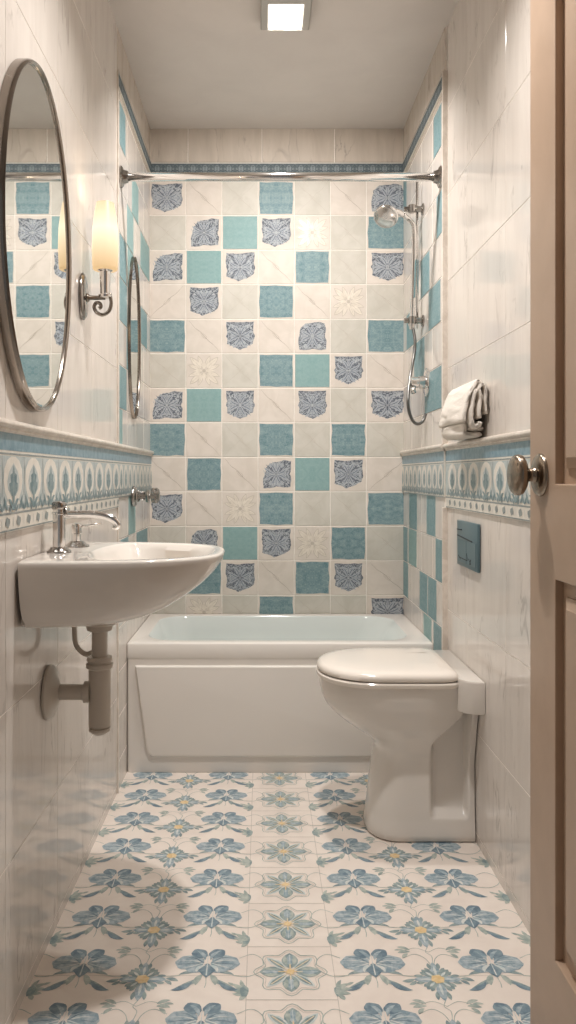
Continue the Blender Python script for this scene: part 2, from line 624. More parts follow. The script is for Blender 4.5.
def deco_tile(S, kind, u0, u1, v0, v1, r, c, h0=0.0):
    W, H = u1 - u0, v1 - v0
    T = lambda x, y: (u0 + x * W, v0 + y * H)
    if kind in 'TS':
        S.tile(u0, u1, v0, v1, 'cream', h=0.0016 + h0, h0=h0)
        if kind == 'S':
            S.tile(u0, u1, v0, v1, 'teal_smooth', h=0.0022 + h0, gap=0.004, local=True, h0=h0 + 0.0016, bev=0.0006)
            return
        k = S.k + 1
        S.k = k
        uvf = lambda u, v: (k + min(max((u - u0) / W, .001), .999), k * 3 % 17 + min(max((v - v0) / H, .001), .999))
        p = [(.05, .05), (.30, .045), (.52, .035), (.75, .05), (.95, .045), (.955, .25), (.97, .5), (.95, .75), (.96, .95),
             (.75, .955), (.48, .965), (.25, .95), (.045, .96), (.05, .75), (.03, .5), (.045, .25)]
        p = [(x + rnd.uniform(-.008, .008), y + rnd.uniform(-.008, .008)) for x, y in p]
        S.poly([T(x, y) for x, y in p], 'teal', h0 + 0.0019, uvf)
    elif kind == 'N':
        S.tile(u0, u1, v0, v1, 'cream', h=0.0016 + h0, h0=h0)
        k = S.k + 1
        S.k = k
        uvf = lambda u, v: (k + min(max((u - u0) / W, .001), .999), k * 3 % 17 + min(max((v - v0) / H, .001), .999))
        sh = n_shape({(0, 0): 2, (1, 1): 1, (1, 3): 2, (2, 0): 1, (2, 2): 2, (3, 1): 2, (0, 6): 3, (4, 4): 3, (6, 0): 1, (8, 3): 1,
                      (9, 0): 2, (10, 1): 3, (10, 3): 2, (6, 6): 0}.get((r, c), 0 if (r + c) % 2 == 0 else 2))
        pts = []
        n = len(sh)
        for i in range(n):
            a, b = sh[i], sh[(i + 1) % n]
            for t in (0, .33, .66):
                q = 0.012 if t else 0.0
                pts.append((a[0] + (b[0] - a[0]) * t + rnd.uniform(-q, q), a[1] + (b[1] - a[1]) * t + rnd.uniform(-q, q)))
        S.poly([T(.5 + (x - .5) * .96, .5 + (y - .5) * .96) for x, y in pts], 'filigree', h0 + 0.0019, uvf)
        for i in range(4):
            an = PI / 4 + i * PI / 2
            ln = .40
            ln = .38 if i < 2 else (.36 if kcut(r, c) else .40)
            for off, l2, wd, ky in ((.26, ln, .085, 'print_light'), (-.26, ln, .085, 'print_light'), (0, ln + .02, .030, 'print_dark'), (.30, ln * .8, .018, 'print_dark'), (-.30, ln * .8, .018, 'print_dark')):
                cb, sb = math.cos(an + off), math.sin(an + off)
                S.leaf(T(.5 + cb * .04, .5 + sb * .04), T(.5 + cb * l2, .5 + sb * l2), wd * W, ky, h0 + (0.0021 if ky == 'print_light' else 0.0024), off * .35)
            an2 = i * PI / 2
            for off, l2, wd in ((0, .33, .055), (.36, .31, .045), (-.36, .31, .045)):
                cb, sb = math.cos(an2 + off), math.sin(an2 + off)
                S.leaf(T(.5 + cb * .13, .5 + sb * .13), T(.5 + cb * l2, .5 + sb * l2), wd * W, 'print_light', h0 + 0.0021)
                S.stroke([T(.5 + cb * .15, .5 + sb * .15), T(.5 + cb * (l2 - .04), .5 + sb * (l2 - .04))], 0.0011, 'print_dark', h0 + 0.0024)
            S.stroke([T(.5 + math.cos(an2 - .3) * .37, .5 + math.sin(an2 - .3) * .37), T(.5 + math.cos(an2) * .31, .5 + math.sin(an2) * .31), T(.5 + math.cos(an2 + .3) * .37, .5 + math.sin(an2 + .3) * .37)], 0.002, 'print_light', h0 + .0022, 3)
    elif kind in 'CDX':
        S.tile(u0, u1, v0, v1, 'cream' if kind in 'CD' else 'cream_grey', h=0.0016 + h0, h0=h0)
        fl = (lambda x: 1 - x) if kind == 'D' else (lambda x: x)
        key = 'line' if kind in 'CD' else 'line_soft'
        pts = [(.08, .95), (.25, .74), (.38, .64), (.5, .5), (.63, .36), (.76, .25), (.93, .05)]
        S.stroke([T(fl(x), y) for x, y in pts], lambda t: 0.0008 + 0.0014 * math.sin(PI * t), key, h0 + 0.0020, 3)
        S.stroke([T(fl(x), y) for x, y in [(.40, .57), (.44, .60), (.49, .55), (.54, .52), (.58, .45), (.54, .42), (.48, .47), (.41, .55)]],
                 0.0011, key, h0 + 0.0020, 2)
        if kind == 'X':
            S.stroke([T(fl(1 - x), y) for x, y in pts], 0.0009, 'line_soft', h0 + 0.0020, 3)
    elif kind == 'E':
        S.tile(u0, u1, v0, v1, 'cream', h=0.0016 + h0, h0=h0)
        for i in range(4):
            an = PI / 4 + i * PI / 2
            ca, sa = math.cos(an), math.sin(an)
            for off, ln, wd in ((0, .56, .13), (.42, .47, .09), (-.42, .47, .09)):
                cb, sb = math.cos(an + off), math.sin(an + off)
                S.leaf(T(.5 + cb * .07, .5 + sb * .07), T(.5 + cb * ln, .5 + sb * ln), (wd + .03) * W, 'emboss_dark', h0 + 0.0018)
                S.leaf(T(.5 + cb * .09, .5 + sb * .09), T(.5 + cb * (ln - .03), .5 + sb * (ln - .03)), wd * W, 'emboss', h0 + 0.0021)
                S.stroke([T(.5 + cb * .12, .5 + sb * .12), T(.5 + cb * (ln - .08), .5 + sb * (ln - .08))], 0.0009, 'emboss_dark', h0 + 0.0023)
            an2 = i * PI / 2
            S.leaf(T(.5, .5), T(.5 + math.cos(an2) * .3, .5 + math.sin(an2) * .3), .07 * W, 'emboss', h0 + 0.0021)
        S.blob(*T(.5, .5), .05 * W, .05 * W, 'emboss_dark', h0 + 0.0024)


for r, row in enumerate(GRID):
    for c, k in enumerate(row):
        deco_tile(back, k, COLS[c], COLS[c + 1], ROW0 - PITCH * (r + 1), ROW0 - PITCH * r, r, c)
# plain marble course, with shade painted into its colour, over the printed border, and the filler strip under it
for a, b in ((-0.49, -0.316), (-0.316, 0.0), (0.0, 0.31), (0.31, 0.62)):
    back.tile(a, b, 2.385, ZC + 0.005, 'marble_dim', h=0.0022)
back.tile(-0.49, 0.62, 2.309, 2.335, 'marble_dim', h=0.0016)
struct(back.done('wall_back'))

# ------------------------------------------------------------------ side walls
ZL = [-0.005, 0.026, 0.315, 0.607, 0.945]
ZU = [1.148, 1.40, 1.685, 1.97, 2.255, ZC + 0.005]


def side_wall(name, mapf, yj, zone_x_h, teals):
    S = Surf(mapf)
    S.slab(YF, YZ, -0.08, ZC + 0.08, 'grout', 0.0)
    S.slab(YZ, YB + 0.08, -0.08, ZC + 0.08, 'grout', zone_x_h)
    ys = [yj + 0.38 * k for k in range(-8, 4)]
    ys = [YF] + [y for y in ys if YF + 0.05 < y < YZ - 0.05] + [YZ]
    for zz in (ZL, ZU):
        for z0, z1 in zip(zz[:-1], zz[1:]):
            for y0, y1 in zip(ys[:-1], ys[1:]):
                S.tile(y0, y1, z0, z1, 'marble', h=0.0009, gap=0.0009, bev=0.0006)
    # bath niche
    yc = [YZ + 0.008, 2.835, 3.03, 3.225, YB]
    h0 = zone_x_h
    for r in range(0, 16):
        z1, z0 = ROW0 - PITCH * r, ROW0 - PITCH * (r + 1)
        if z0 > 0.977 - 0.01 and z0 < 1.13:
            z0 = z0
        for y0, y1 in zip(yc[:-1], yc[1:]):
            S.tile(y0, y1, z0, z1, 'marble', h=h0 + 0.0016, h0=h0)
    for (y0, y1, za, key) in teals:
        rr = round((ROW0 - za) / PITCH)
        zt = ROW0 - PITCH * rr
        S.tile(y0, y1, zt - PITCH, zt, 'teal_flat' if key == 'teal' else key, h=h0 + 0.0022, h0=h0 + 0.0014, gap=0.002, local=True, bev=0.0008)
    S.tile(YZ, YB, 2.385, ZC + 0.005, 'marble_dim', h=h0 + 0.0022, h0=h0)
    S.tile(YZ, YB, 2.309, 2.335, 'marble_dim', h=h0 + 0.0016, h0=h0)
    return struct(S.done(name))


def px_teals(rects, X):
    out = []
    for x0, x1, ya, key in rects:
        d0 = abs(X) * F / abs(x0 - VX)
        d1 = abs(X) * F / abs(x1 - VX)
        dm = (d0 + d1) / 2
        out.append((max(min(d0, d1), YZ + 0.01), min(max(d0, d1), YB), EYE - (ya - VY) * dm / F, key))
    return out


left_teals = px_teals([
    (119, 125, 121, 'teal'), (131.5, 138, 184, 'teal_smooth'), (126.5, 133, 216, 'teal_smooth'), (119, 126, 238, 'teal'),
    (119, 126.5, 283, 'teal'), (127, 139, 270, 'teal_smooth'), (128, 134, 300, 'teal_smooth'), (140, 146.5, 312, 'teal'),
    (126, 140, 340, 'teal'), (119, 126, 374, 'teal'), (119, 122, 417, 'teal_smooth'), (140, 149, 250, 'teal_smooth'),
    (128, 135, 497, 'teal_smooth'), (136, 147, 530, 'teal'), (120, 128, 545, 'teal'), (128, 138, 590, 'teal_smooth')], -0.479)
right_teals = px_teals([
    (434, 442, 123, 'teal'), (437, 443, 195, 'teal'), (402.5, 407, 182, 'teal'), (421, 430, 254, 'teal'), (429, 441, 284, 'teal'),
    (407, 414.5, 318, 'teal'), (414.5, 425, 341, 'teal'), (425, 442, 374, 'teal'),
    (409.6, 417.4, 496, 'teal'), (427, 436, 498, 'teal'), (403, 408, 530, 'teal'), (409, 417, 530, 'teal_smooth'),
    (436, 443, 538, 'teal'), (402.5, 408.6, 560, 'teal'), (420, 428, 575, 'teal'), (428.5, 437, 578, 'teal'),
    (424, 432, 612, 'teal_smooth'), (434, 442, 612, 'teal')], XZ)

side_wall('wall_left', lambda u, v, h: (XL + h, u, v), 1.49, 0.0, left_teals)
side_wall('wall_right', lambda u, v, h: (XR - h, u, v), 2.008, XR - XZ, right_teals)

# stub of the front wall that carries the door
bm = bmesh.new()
add_box(bm, (0.565, 0.50, 0), (XR + 0.02, 0.655, ZC))
struct(obj('wall_front', bm, M['ceil']))
bm = bmesh.new()
add_box(bm, (0.545, 0.49, 0), (0.566, 0.672, 2.08), 0.003)
add_box(bm, (0.545, 0.655, 0), (0.60, 0.675, 2.12), 0.003)
struct(obj('trim_6', bm, M['door']))

# ceiling
bm = bmesh.new()
add_box(bm, (XL - 0.08, YF, ZC), (XR + 0.08, YB + 0.08, ZC + 0.08))
struct(obj('ceiling', bm, M['ceil']))


# ------------------------------------------------------------------ floor with its printed flowers
fl = Surf(lambda u, v, h: (u, v, h))
fl.slab(XL - 0.08, XR + 0.08, YF, YB + 0.08, 'floor', 0.0)
H1, H2, H3, H4 = 0.0003, 0.0005, 0.0007, 0.0009


def jit(a):
    return rnd.uniform(-a, a)


def flower(x, y):
    P = lambda a, b: (x + a, y + b)
    # stems and lower leaves
    for s in (-1, 1):
        fl.stroke([P(s * .010, -.038), P(s * .018, -.055), P(s * .040, -.070), P(s * .066, -.088)], lambda t: .004 + .008 * math.sin(PI * t), 'sage_d', H1, 5)
        fl.leaf(P(s * .008, -.036), P(s * .020, -.072), .014, 'sage', H1, s * .10)
        fl.leaf(P(s * .028, -.060), P(s * .070, -.088), .013, 'blue_d', H2, -s * .14)
        fl.leaf(P(s * .018, -.028), P(s * .058, -.038), .010, 'sage_d', H1, s * .1)
        fl.stroke([P(s * .055, -.040), P(s * .085, -.044), P(s * .110, -.030), P(s * .125, -.008)], .0022, 'sage', H1, 5)
        fl.stroke([P(s * .068, .020), P(s * .095, .034), P(s * .115, .020), P(s * .125, -.008)], .0018, 'sage', H1, 5)
        # lobes
        fl.blob(x + s * .038, y + .004, .031, .026, 'blue_m', H2, s * -.15, 22, .05, s + 1, 7)
        fl.blob(x + s * .030, y - .014, .022, .016, 'blue_m', H2, s * .5, 16, .05, 2, 5)
        fl.blob(x + s * .019, y + .036, .019, .016, 'blue_d', H3, s * .6, 18, .05, 1, 5)
        fl.leaf(P(s * .006, .012), P(s * .026, .046), .009, 'blue_m', H4, s * .15)
        for q, (ax, ay) in enumerate(((.062, .010), (.064, -.004), (.054, -.018), (.050, .022))):
            fl.stroke([P(s * .008, .002), P(s * ax * .55, ay * .7 + .004), P(s * ax, ay)], lambda t: .0030 * (1 - t) + .0007, 'blue_l' if q % 2 == 0 else 'blue_d', H4, 3)
        fl.leaf(P(s * .004, -.006), P(s * .022, -.030), .009, 'blue_l', H4, s * .2)
    fl.poly([P(0, -.048), P(.010, -.036), P(.019, -.022), P(.008, -.006), P(0, .002), P(-.008, -.006), P(-.019, -.022), P(-.010, -.036)], 'blue_d', H3)
    fl.stroke([P(0, -.040), P(0, .030)], lambda t: .003 - .002 * t, 'blue_l', H4)
    fl.stroke([P(0, -.048), P(.001, -.066), P(-.001, -.080)], .0016, 'sage', H1, 3)


def star_small(x, y):
    P = lambda r, a: (x + r * math.sin(a), y + r * math.cos(a) * 1.15)
    for i in range(8):
        a = i * PI / 4
        ln = .050 if i % 2 == 0 else .040
        if i == 4:
            ln = .060
        fl.leaf(P(.006, a), P(ln, a), .021, 'sage_d' if i % 2 else 'blue_m', H2, 0)
        fl.leaf(P(.012, a), P(ln * .75, a), .006, 'blue_l', H3)
        fl.leaf(P(ln * .6, a + .3), P(ln * .98, a + .22), .009, 'sage_d', H2)
        fl.leaf(P(ln * .6, a - .3), P(ln * .98, a - .22), .009, 'sage_d', H2)
    fl.blob(x, y, .014, .014, 'gold', H4, 0, 16, .12, 0, 6)
    # twig down to the next one and little leaf sprays at its sides
    fl.stroke([(x + .002, y - .065), (x - .006, y - .085), (x + .004, y - .10), (x, y - .128)], .0016, 'sage', H1, 5)
    for s in (-1, 1):
        fl.stroke([(x, y - .085), (x + s * .025, y - .070), (x + s * .050, y - .078)], .0014, 'sage', H1, 4)
        for dx, dy, ex, ey, w in ((.040, -.078, .066, -.066, .010), (.040, -.084, .068, -.088, .011), (.046, -.090, .060, -.108, .009), (.052, -.078, .074, -.078, .007)):
            fl.leaf((x + s * dx, y + dy), (x + s * ex, y + ey), w, 'sage', H1, s * .1)
        fl.leaf((x + s * .048, y + .002), (x + s * .075, y - .006), .011, 'sage_d', H1, .1)
        fl.leaf((x + s * .046, y - .004), (x + s * .062, y - .018), .009, 'sage_d', H1, .1)


def star_big(x, y):
    P = lambda r, a: (x + r * math.sin(a), y + r * math.cos(a))
    # lobed outline
    pts = []
    for i in range(49):
        a = 2 * PI * i / 48
        r = .070 + .008 * math.cos(8 * a)
        pts.append(P(r, a))
    fl.stroke(pts, .0022, 'sage', H1)
    pts = [P(.064 + .008 * math.cos(8 * 2 * PI * i / 48), 2 * PI * i / 48) for i in range(49)]
    fl.stroke(pts, .0012, 'floor_line', H1)
    for i in range(4):
        a = i * PI / 2
        fl.leaf(P(.010, a), P(.066, a), .036, 'sage_d', H2)
        fl.leaf(P(.020, a), P(.060, a), .016, 'blue_m', H3)
        fl.stroke([P(.014, a), P(.058, a)], .0014, 'blue_l', H4)
        for s in (-1, 1):
            fl.leaf(P(.026, a + s * .32), P(.058, a + s * .20), .010, 'sage', H3)
        b = a + PI / 4
        fl.leaf(P(.010, b), P(.070, b), .022, 'blue_l', H2)
        fl.leaf(P(.012, b), P(.064, b), .013, 'sage_d', H3)
        fl.stroke([P(.006, b), P(.058, b)], .0022, 'gold_l', H4)
        fl.stroke([P(.004, a), P(.026, a)], .0030, 'gold', H4)
    fl.blob(x, y, .009, .009, 'gold', H4 + .0001, 0, 12, .15, 0, 4)


def sprig(x, y, s):
    for dx, dy, ex, ey, w in ((0, -.004, .030, .018, .012), (0, -.008, .034, .002, .012), (0, -.014, .030, -.014, .012), (.004, .0, .014, .030, .009),
                              (.004, -.016, .016, -.034, .011), (.024, .012, .040, .022, .007)):
        fl.leaf((x - s * dx, y + dy), (x - s * ex, y + ey), w, 'sage', H2, .06)
    fl.blob(x - s * .006, y - .006, .009, .018, 'sage_d', H2, 0, 12, .1, 0, 5)


PY = 0.18
XS = [-0.382, -0.117, 0.238, 0.492]
k0, k1 = -14, 7
for k in range(k0, k1):
    yf = 1.718 + PY * k
    if yf > 2.86:
        continue
    for x in XS:
        if abs(yf - 0) < 99 and XL < x < XR:
            flower(x, yf)
    star_big(0.060, 1.69 + PY * k)
    star_small(-0.249, 1.665 + PY * k)
    star_small(0.366, 1.665 + PY * k)
    for x, s in ((-0.030, 1), (0.150, -1)):
        sprig(x, yf - .085, s)
    sprig(-0.476, yf - .085, -1)
    sprig(0.612, yf - .085, 1)
    for yy in (1.69 + PY * (k + .5),):
        fl.stroke([(-0.032, yy), (0.152, yy)], .0020, 'floor_line', H1)
    fl.stroke([(XL, yf - .04), (-0.032, yf - .04)], .0012, 'floor_line', .0002)
    fl.stroke([(0.152, yf - .04), (XR, yf - .04)], .0012, 'floor_line', .0002)
for x in (-0.032, 0.152):
    fl.stroke([(x, YF), (x, YT)], .0014, 'floor_line', .00015)
struct(fl.done('floor'))


# ------------------------------------------------------------------ trims: tiled bands with arches, cap moulding, printed border, edge strips
def band(name, mapf, ya, yb, pitch, y_start, low=True):
    S = Surf(mapf)
    z0 = 0.943 if low else 0.977
    S.slab(ya, yb, z0, 1.137, 'band_white', 0.006, -0.004)
    h = 0.0064
    q = lambda za, zb, key, hh: S.poly([(ya, za), (yb, za), (yb, zb), (ya, zb)], key, hh)
    q(1.096, 1.130, 'band_blue', h)
    q(1.088, 1.0915, 'band_line', h)
    q(0.985, 1.086, 'band_bg', h)
    q(0.9755, 0.9795, 'band_line', h)
    if low:
        q(0.9445, 0.9475, 'band_line', h)
    n = int((yb - ya) / pitch) + 2
    for i in range(-1, n):
        c = y_start + pitch * i
        w = pitch
        if c < ya or c > yb - 0.01:
            continue
        P = lambda x, z: (min(max(c + x * w, ya), yb), z)
        # arch
        S.poly([P(-.34, .994), P(-.25, 1.003), P(-.38, 1.020), P(-.43, 1.040), P(-.40, 1.062), P(-.27, 1.078), P(-.1, 1.085), P(.1, 1.085),
                P(.27, 1.078), P(.40, 1.062), P(.43, 1.040), P(.38, 1.020), P(.25, 1.003), P(.34, .994)], 'band_white', h + .0003)
        S.poly([P(-.10, 1.010), P(-.24, 1.022), P(-.28, 1.038), P(-.20, 1.056), P(0, 1.073), P(.20, 1.056), P(.28, 1.038), P(.24, 1.022), P(.10, 1.010)],
               'band_bg', h + .0006)
        # leaf tree
        S.poly([P(-.03, .992), P(-.05, 1.010), P(-.17, 1.020), P(-.20, 1.034), P(-.13, 1.036), P(-.15, 1.050), P(-.05, 1.054), P(0, 1.070),
                P(.05, 1.054), P(.15, 1.050), P(.13, 1.036), P(.20, 1.034), P(.17, 1.020), P(.05, 1.010), P(.03, .992)], 'band_leaf', h + .0009)
        S.stroke([P(0, .994), P(0, 1.060)], .002, 'band_bg', h + .0011)
        # side lines and foliage row
        S.stroke([P(-.5, 1.01), P(-.47, 1.05), P(-.5, 1.086)], .0022, 'band_line', h + .0006)
        for s in (-1, 1):
            S.leaf(P(s * .02, .985), P(s * .24, 1.004), .010, 'band_leaf', h + .0009, s * .1)
            S.leaf(P(s * .24, .984), P(s * .42, 1.012), .010, 'band_leaf', h + .0009, -s * .1)
            S.leaf(P(s * .20, .992), P(s * .10, .980), .008, 'band_leaf', h + .0009)
            S.leaf(P(s * .5, .982), P(s * .38, 1.000), .009, 'band_leaf', h + .0009)
        S.blob(*P(0, .990), .10 * w, .007, 'band_leaf', h + .0010)
        if low:
            for e in (-.25, .25):
                S.blob(c + e * w, .9615, .013 * w / .13, .0095, 'band_line', h + .0003, 0, 10, .18, 0, 4)
                S.stroke([(c + (e + .25) * w, .953), (c + (e + .25) * w, .970)], .0018, 'band_bg', h + .0003)
    return struct(S.done(name))


mapL = lambda u, v, h: (XL + h, u, v)
mapR = lambda u, v, h: (XR - h, u, v)
mapRZ = lambda u, v, h: (XZ - h, u, v)
band('trim_1', mapL, YF, YZ, 0.134, 1.52 - 0.134 * 18)
band('trim_1', mapL, YZ, YB, 0.090, YZ + 0.045, low=False)
band('trim_2', mapR, YF, YZ, 0.128, 2.038 - 0.128 * 22)
band('trim_2', mapRZ, YZ, YB, 0.090, YZ + 0.045, low=False)


def cap_mould(name, x, s, ya, yb):
    prof = [(0, 1.128), (.008, 1.129), (.011, 1.133), (.010, 1.137), (.015, 1.139), (.018, 1.144), (.016, 1.150), (.010, 1.153), (0, 1.153)]
    bm = bmesh.new()
    loft(bm, [[(x + s * a, y, z) for a, z in prof] for y in (ya, yb)])
    return struct(obj(name, bm, M['cap'], auto=50))


cap_mould('trim_3', XL, 1, YF, YB)
cap_mould('trim_4', XR, -1, YF, YZ + 0.001)
cap_mould('trim_4', XZ, -1, YZ, YB)

# printed border high on the three niche walls
for nm, mp, a, b in (('trim_5', lambda u, v, h: (u, YB - h, v), XL + .006, XZ - .006), ('trim_5', mapL, YZ, YB), ('trim_5', mapRZ, YZ, YB)):
    S = Surf(mp)
    S.slab(a, b, 2.330, 2.384, 'band_white', 0.006, -0.001)
    n = int(round((b - a) / 0.050))
    w = (b - a) / n
    for i in range(n):
        u0 = a + i * w
        uvf = lambda u, v, u0=u0: (1 + min(max((u - u0) / w, .001), .999), 2 + min(max((v - 2.335) / .042, .001), .999))
        S.poly([(u0, 2.335), (u0 + w, 2.335), (u0 + w, 2.378), (u0, 2.378)], 'border', 0.0064, uvf)
    S.stroke([(a, 2.381), (b, 2.381)], .002, 'band_line', .0066)
    struct(S.done(nm))

# slim pencil strips where the niche begins
for nm, x, s in (('trim_7', XL, 1), ('trim_7', XR, -1)):
    for za, zb in ((0.0, 0.943), (1.153, 2.384)):
        bm = bmesh.new()
        dx = 0.006 if s == 1 else 0.018
        lo = (min(x - s * 0.002, x + s * dx), YZ - 0.004, za)
        hi = (max(x - s * 0.002, x + s * dx), YZ + 0.007, zb)
        add_box(bm, lo, hi, 0.0018)
        struct(obj(nm, bm, M['cap']))


# ------------------------------------------------------------------ bathtub
tub = thing('bathtub', 'white built-in bathtub with a raised front panel under the checkered tile wall', 'bathtub', (0.06, 3.1, 0))
TX0, TX1, TY0, TY1, TZ = XL + 0.0018, XZ - 0.0018, YT, YB - 0.004, 0.457


def rounded_rect(x0, x1, y0, y1, r, z, k=10, m=12):
    """ring of points, m per side"""
    pts = []
    cs = [(x1 - r, y1 - r, 0), (x0 + r, y1 - r, 1), (x0 + r, y0 + r, 2), (x1 - r, y0 + r, 3)]
    for ci, (cx, cy, q) in enumerate(cs):
        for i in range(k + 1):
            a = (q + i / k) * PI / 2
            pts.append(Vector((cx + r * math.cos(a), cy + r * math.sin(a), z)))
        nx = cs[(ci + 1) % 4]
        a = ((q + 1) % 4) * PI / 2
        st = pts[-1]
        en = Vector((nx[0] + r * math.cos((q + 1) * PI / 2), nx[1] + r * math.sin((q + 1) * PI / 2), z))
        for i in range(1, m):
            pts.append(st.lerp(en, i / m))
    return pts


rings = []
for z, o in ((0.0, .004), (0.400, .004), (0.403, .0015), (0.408, 0), (TZ - .010, 0), (TZ - .003, .003), (TZ, .010)):
    rings.append(rounded_rect(TX0 + o * .3, TX1 - o * .3, TY0 + o, TY1 - o * .3, 0.008, z))
bm = bmesh.new()
IX0, IX1, IY0, IY1 = -0.418, 0.535, 2.880, 3.376
rings.append(rounded_rect(IX0 - .012, IX1 + .012, IY0 - .010, IY1 + .010, .115, TZ))
rings.append(rounded_rect(IX0 - .004, IX1 + .004, IY0 - .003, IY1 + .003, .112, TZ - .002))
loft(bm, rings, cap0=True, cap1=False)
obj('body', bm, M['acrylic'], tub, auto=35)
bm = bmesh.new()
rings = []
for z, fx, gx, fy, r in ((TZ - .002, -.004, -.004, -.003, .112), (TZ - .012, .003, .004, .003, .11), (.40, .020, .035, .012, .11), (.30, .035, .075, .025, .11),
                         (.18, .055, .12, .04, .11), (.12, .08, .16, .06, .10), (.105, .12, .20, .09, .08)):
    rings.append(rounded_rect(IX0 + fx, IX1 - gx, IY0 + fy, IY1 - fy, r, z))
loft(bm, rings, cap0=False, cap1=True)
obj('basin', bm, M['acrylic_in'], tub, smooth=True)
# raised apron panel with slanted ends
bm = bmesh.new()


def trap(y, e):
    z0, z1 = 0.058 + e, 0.378 - e
    p = [(-0.446 + e, z1), (0.566 - e, z1), (0.527 - e, z0 + .03), (0.523 - e, z0 + .010), (0.508 - e, z0), (-0.388 + e, z0), (-0.403 + e, z0 + .010), (-0.409 + e, z0 + .03)]
    return [(a, y, b) for a, b in p]


loft(bm, [trap(YT + .014, 0), trap(YT - .004, 0), trap(YT - .009, .004), trap(YT - .010, .009)], cap0=False)
obj('front_panel', bm, M['acrylic'], tub, auto=40)
bm = bmesh.new()
lathe(bm, (-0.33, 3.13, 0.104), (0, 0, 1), [(0, .03), (.004, .03), (.006, .024), (.006, .004)], 24)
obj('drain', bm, M['chrome'], tub, smooth=True)


# ------------------------------------------------------------------ toilet
TCY = 2.40
toilet = thing('toilet', 'white floor-standing toilet with closed lid against the right wall', 'toilet', (0.45, TCY, 0))


def interp(tab, z):
    if z <= tab[0][0]:
        return tab[0][1]
    for (a, va), (b, vb) in zip(tab[:-1], tab[1:]):
        if z <= b:
            t = (z - a) / (b - a)
            return va + (vb - va) * t
    return tab[-1][1]


def sstep(a, b, x):
    t = min(max((x - a) / (b - a), 0), 1)
    return t * t * (3 - 2 * t)


T_XF = [(0, .312), (.006, .306), (.02, .305), (.06, .312), (.14, .321), (.20, .329), (.225, .333), (.245, .334), (.262, .329), (.273, .321), (.285, .308), (.298, .287), (.312, .264), (.328, .241), (.345, .219), (.36, .203), (.375, .190), (.40, .178), (.426, .173), (.47, .172)]
T_W = [(0, .112), (.006, .118), (.02, .118), (.06, .112), (.14, .108), (.22, .106), (.245, .109), (.262, .116), (.28, .124), (.30, .134), (.33, .147), (.36, .157), (.39, .165), (.42, .171), (.45, .175), (.47, .175)]
bm = bmesh.new()
rings = []
zs0 = [0, .006, .02, .04, .055, .062, .069, .078, .09, .11, .14, .17, .20, .22, .235, .248, .26, .27, .28, .29, .30, .315, .33, .345, .36, .375, .385, .392, .40, .41, .42, .435, .448, .453]
zs = zs0[:16] + [.26 + .0045 * i for i in range(36)] + [.4235, .435, .448, .453]
NA, NS = 28, 70
XBK = XR - 0.004
for z in zs:
    xf, w = interp(T_XF, z), interp(T_W, z)
    xm = xf + 0.09 + 0.11 * sstep(.24, .40, z)
    xb = XBK
    if z > .40:
        xb = XBK - .012
    ring = []
    side = []
    for i in range(NS):
        t = i / NS
        side.append(xb + (xm - xb) * t)
    for s in (1, -1):
        pts = []
        for x in side:
            yy = w
            # bowl narrows towards its back above the pedestal
            if z > .24:
                k = sstep(.24, .34, z)
                yy = w * (1 - 0.10 * k * sstep(.45, .60, x))
            xl = .487 + .085 * sstep(.27, .385, z)
            inn = sstep(xl - .008, xl + .014, x) * (1 - sstep(.582, .594, x)) * sstep(.066, .084, z) * (1 - sstep(.386, .398, z))
            # rounded lower corners of the recess
            yy = yy * (1 - inn) + (.078) * inn
            pts.append(Vector((x, TCY + s * yy, z)))
        arc = []
        for i in range(NA + 1):
            a = PI / 2 * i / NA
            e = 2 / 2.25
            arc.append(Vector((xm - (xm - xf) * (math.sin(a) ** e), TCY + s * w * (math.cos(a) ** e if i < NA else 0), z)))
        if s == 1:
            ring = pts + arc
        else:
            ring = ring + (pts + arc)[:-1][::-1]
    rings.append(ring)
loft(bm, rings)
obj('pan', bm, M['porcelain'], toilet, auto=50)
bm = bmesh.new()
plan = [(XR - .0022, 2.190), (.588, 2.193), (.568, 2.200), (.550, 2.224), (.545, 2.26), (.45, 2.50), (.505, 2.568), (.54, 2.60), (XR - .0022, 2.60)]
cxs, cys = .54, 2.38
loft(bm, [[Vector((cxs + (a - cxs) * k1, cys + (b - cys) * k2, z)) for a, b in plan] for k1, k2, z in ((.97, .985, .392), (1, 1, .396), (1, 1, .476), (.99, .995, .4805), (.97, .985, .482))])
obj('rear_shelf', bm, M['porcelain'], toilet, auto=40)


def seat_ring(z, e, back=0.556):
    xf, w = 0.164 + e, 0.181 - e
    xm = xf + .185
    pts = []
    for s in (1, -1):
        sd = [Vector((back - e - .02 * 0, TCY + s * (w - .035), z)), Vector((back - e - .006, TCY + s * (w - .016), z)), Vector((back - e - .022, TCY + s * (w - .005), z))]
        sd += [Vector((back - .05 + (xm - back + .05) * i / 8, TCY + s * w, z)) for i in range(8)]
        arc = []
        for i in range(NA + 1):
            a = PI / 2 * i / NA
            ex = 2 / 2.2
            arc.append(Vector((xm - (xm - xf) * (math.sin(a) ** ex), TCY + s * w * (math.cos(a) ** ex if i < NA else 0), z)))
        p = sd + arc
        pts = pts + (p if s == 1 else p[:-1][::-1])
    return pts


bm = bmesh.new()
loft(bm, [seat_ring(.4545, .010), seat_ring(.4545, .002), seat_ring(.458, 0), seat_ring(.466, 0), seat_ring(.4695, .003), seat_ring(.4695, .012)])
obj('seat', bm, M['lid'], toilet, auto=40)
bm = bmesh.new()
loft(bm, [seat_ring(.4715, .014), seat_ring(.4715, .007), seat_ring(.475, .002), seat_ring(.484, .002), seat_ring(.491, .006), seat_ring(.4955, .014), seat_ring(.499, .035), seat_ring(.501, .07), seat_ring(.502, .11)])
obj('lid', bm, M['lid'], toilet, auto=60)


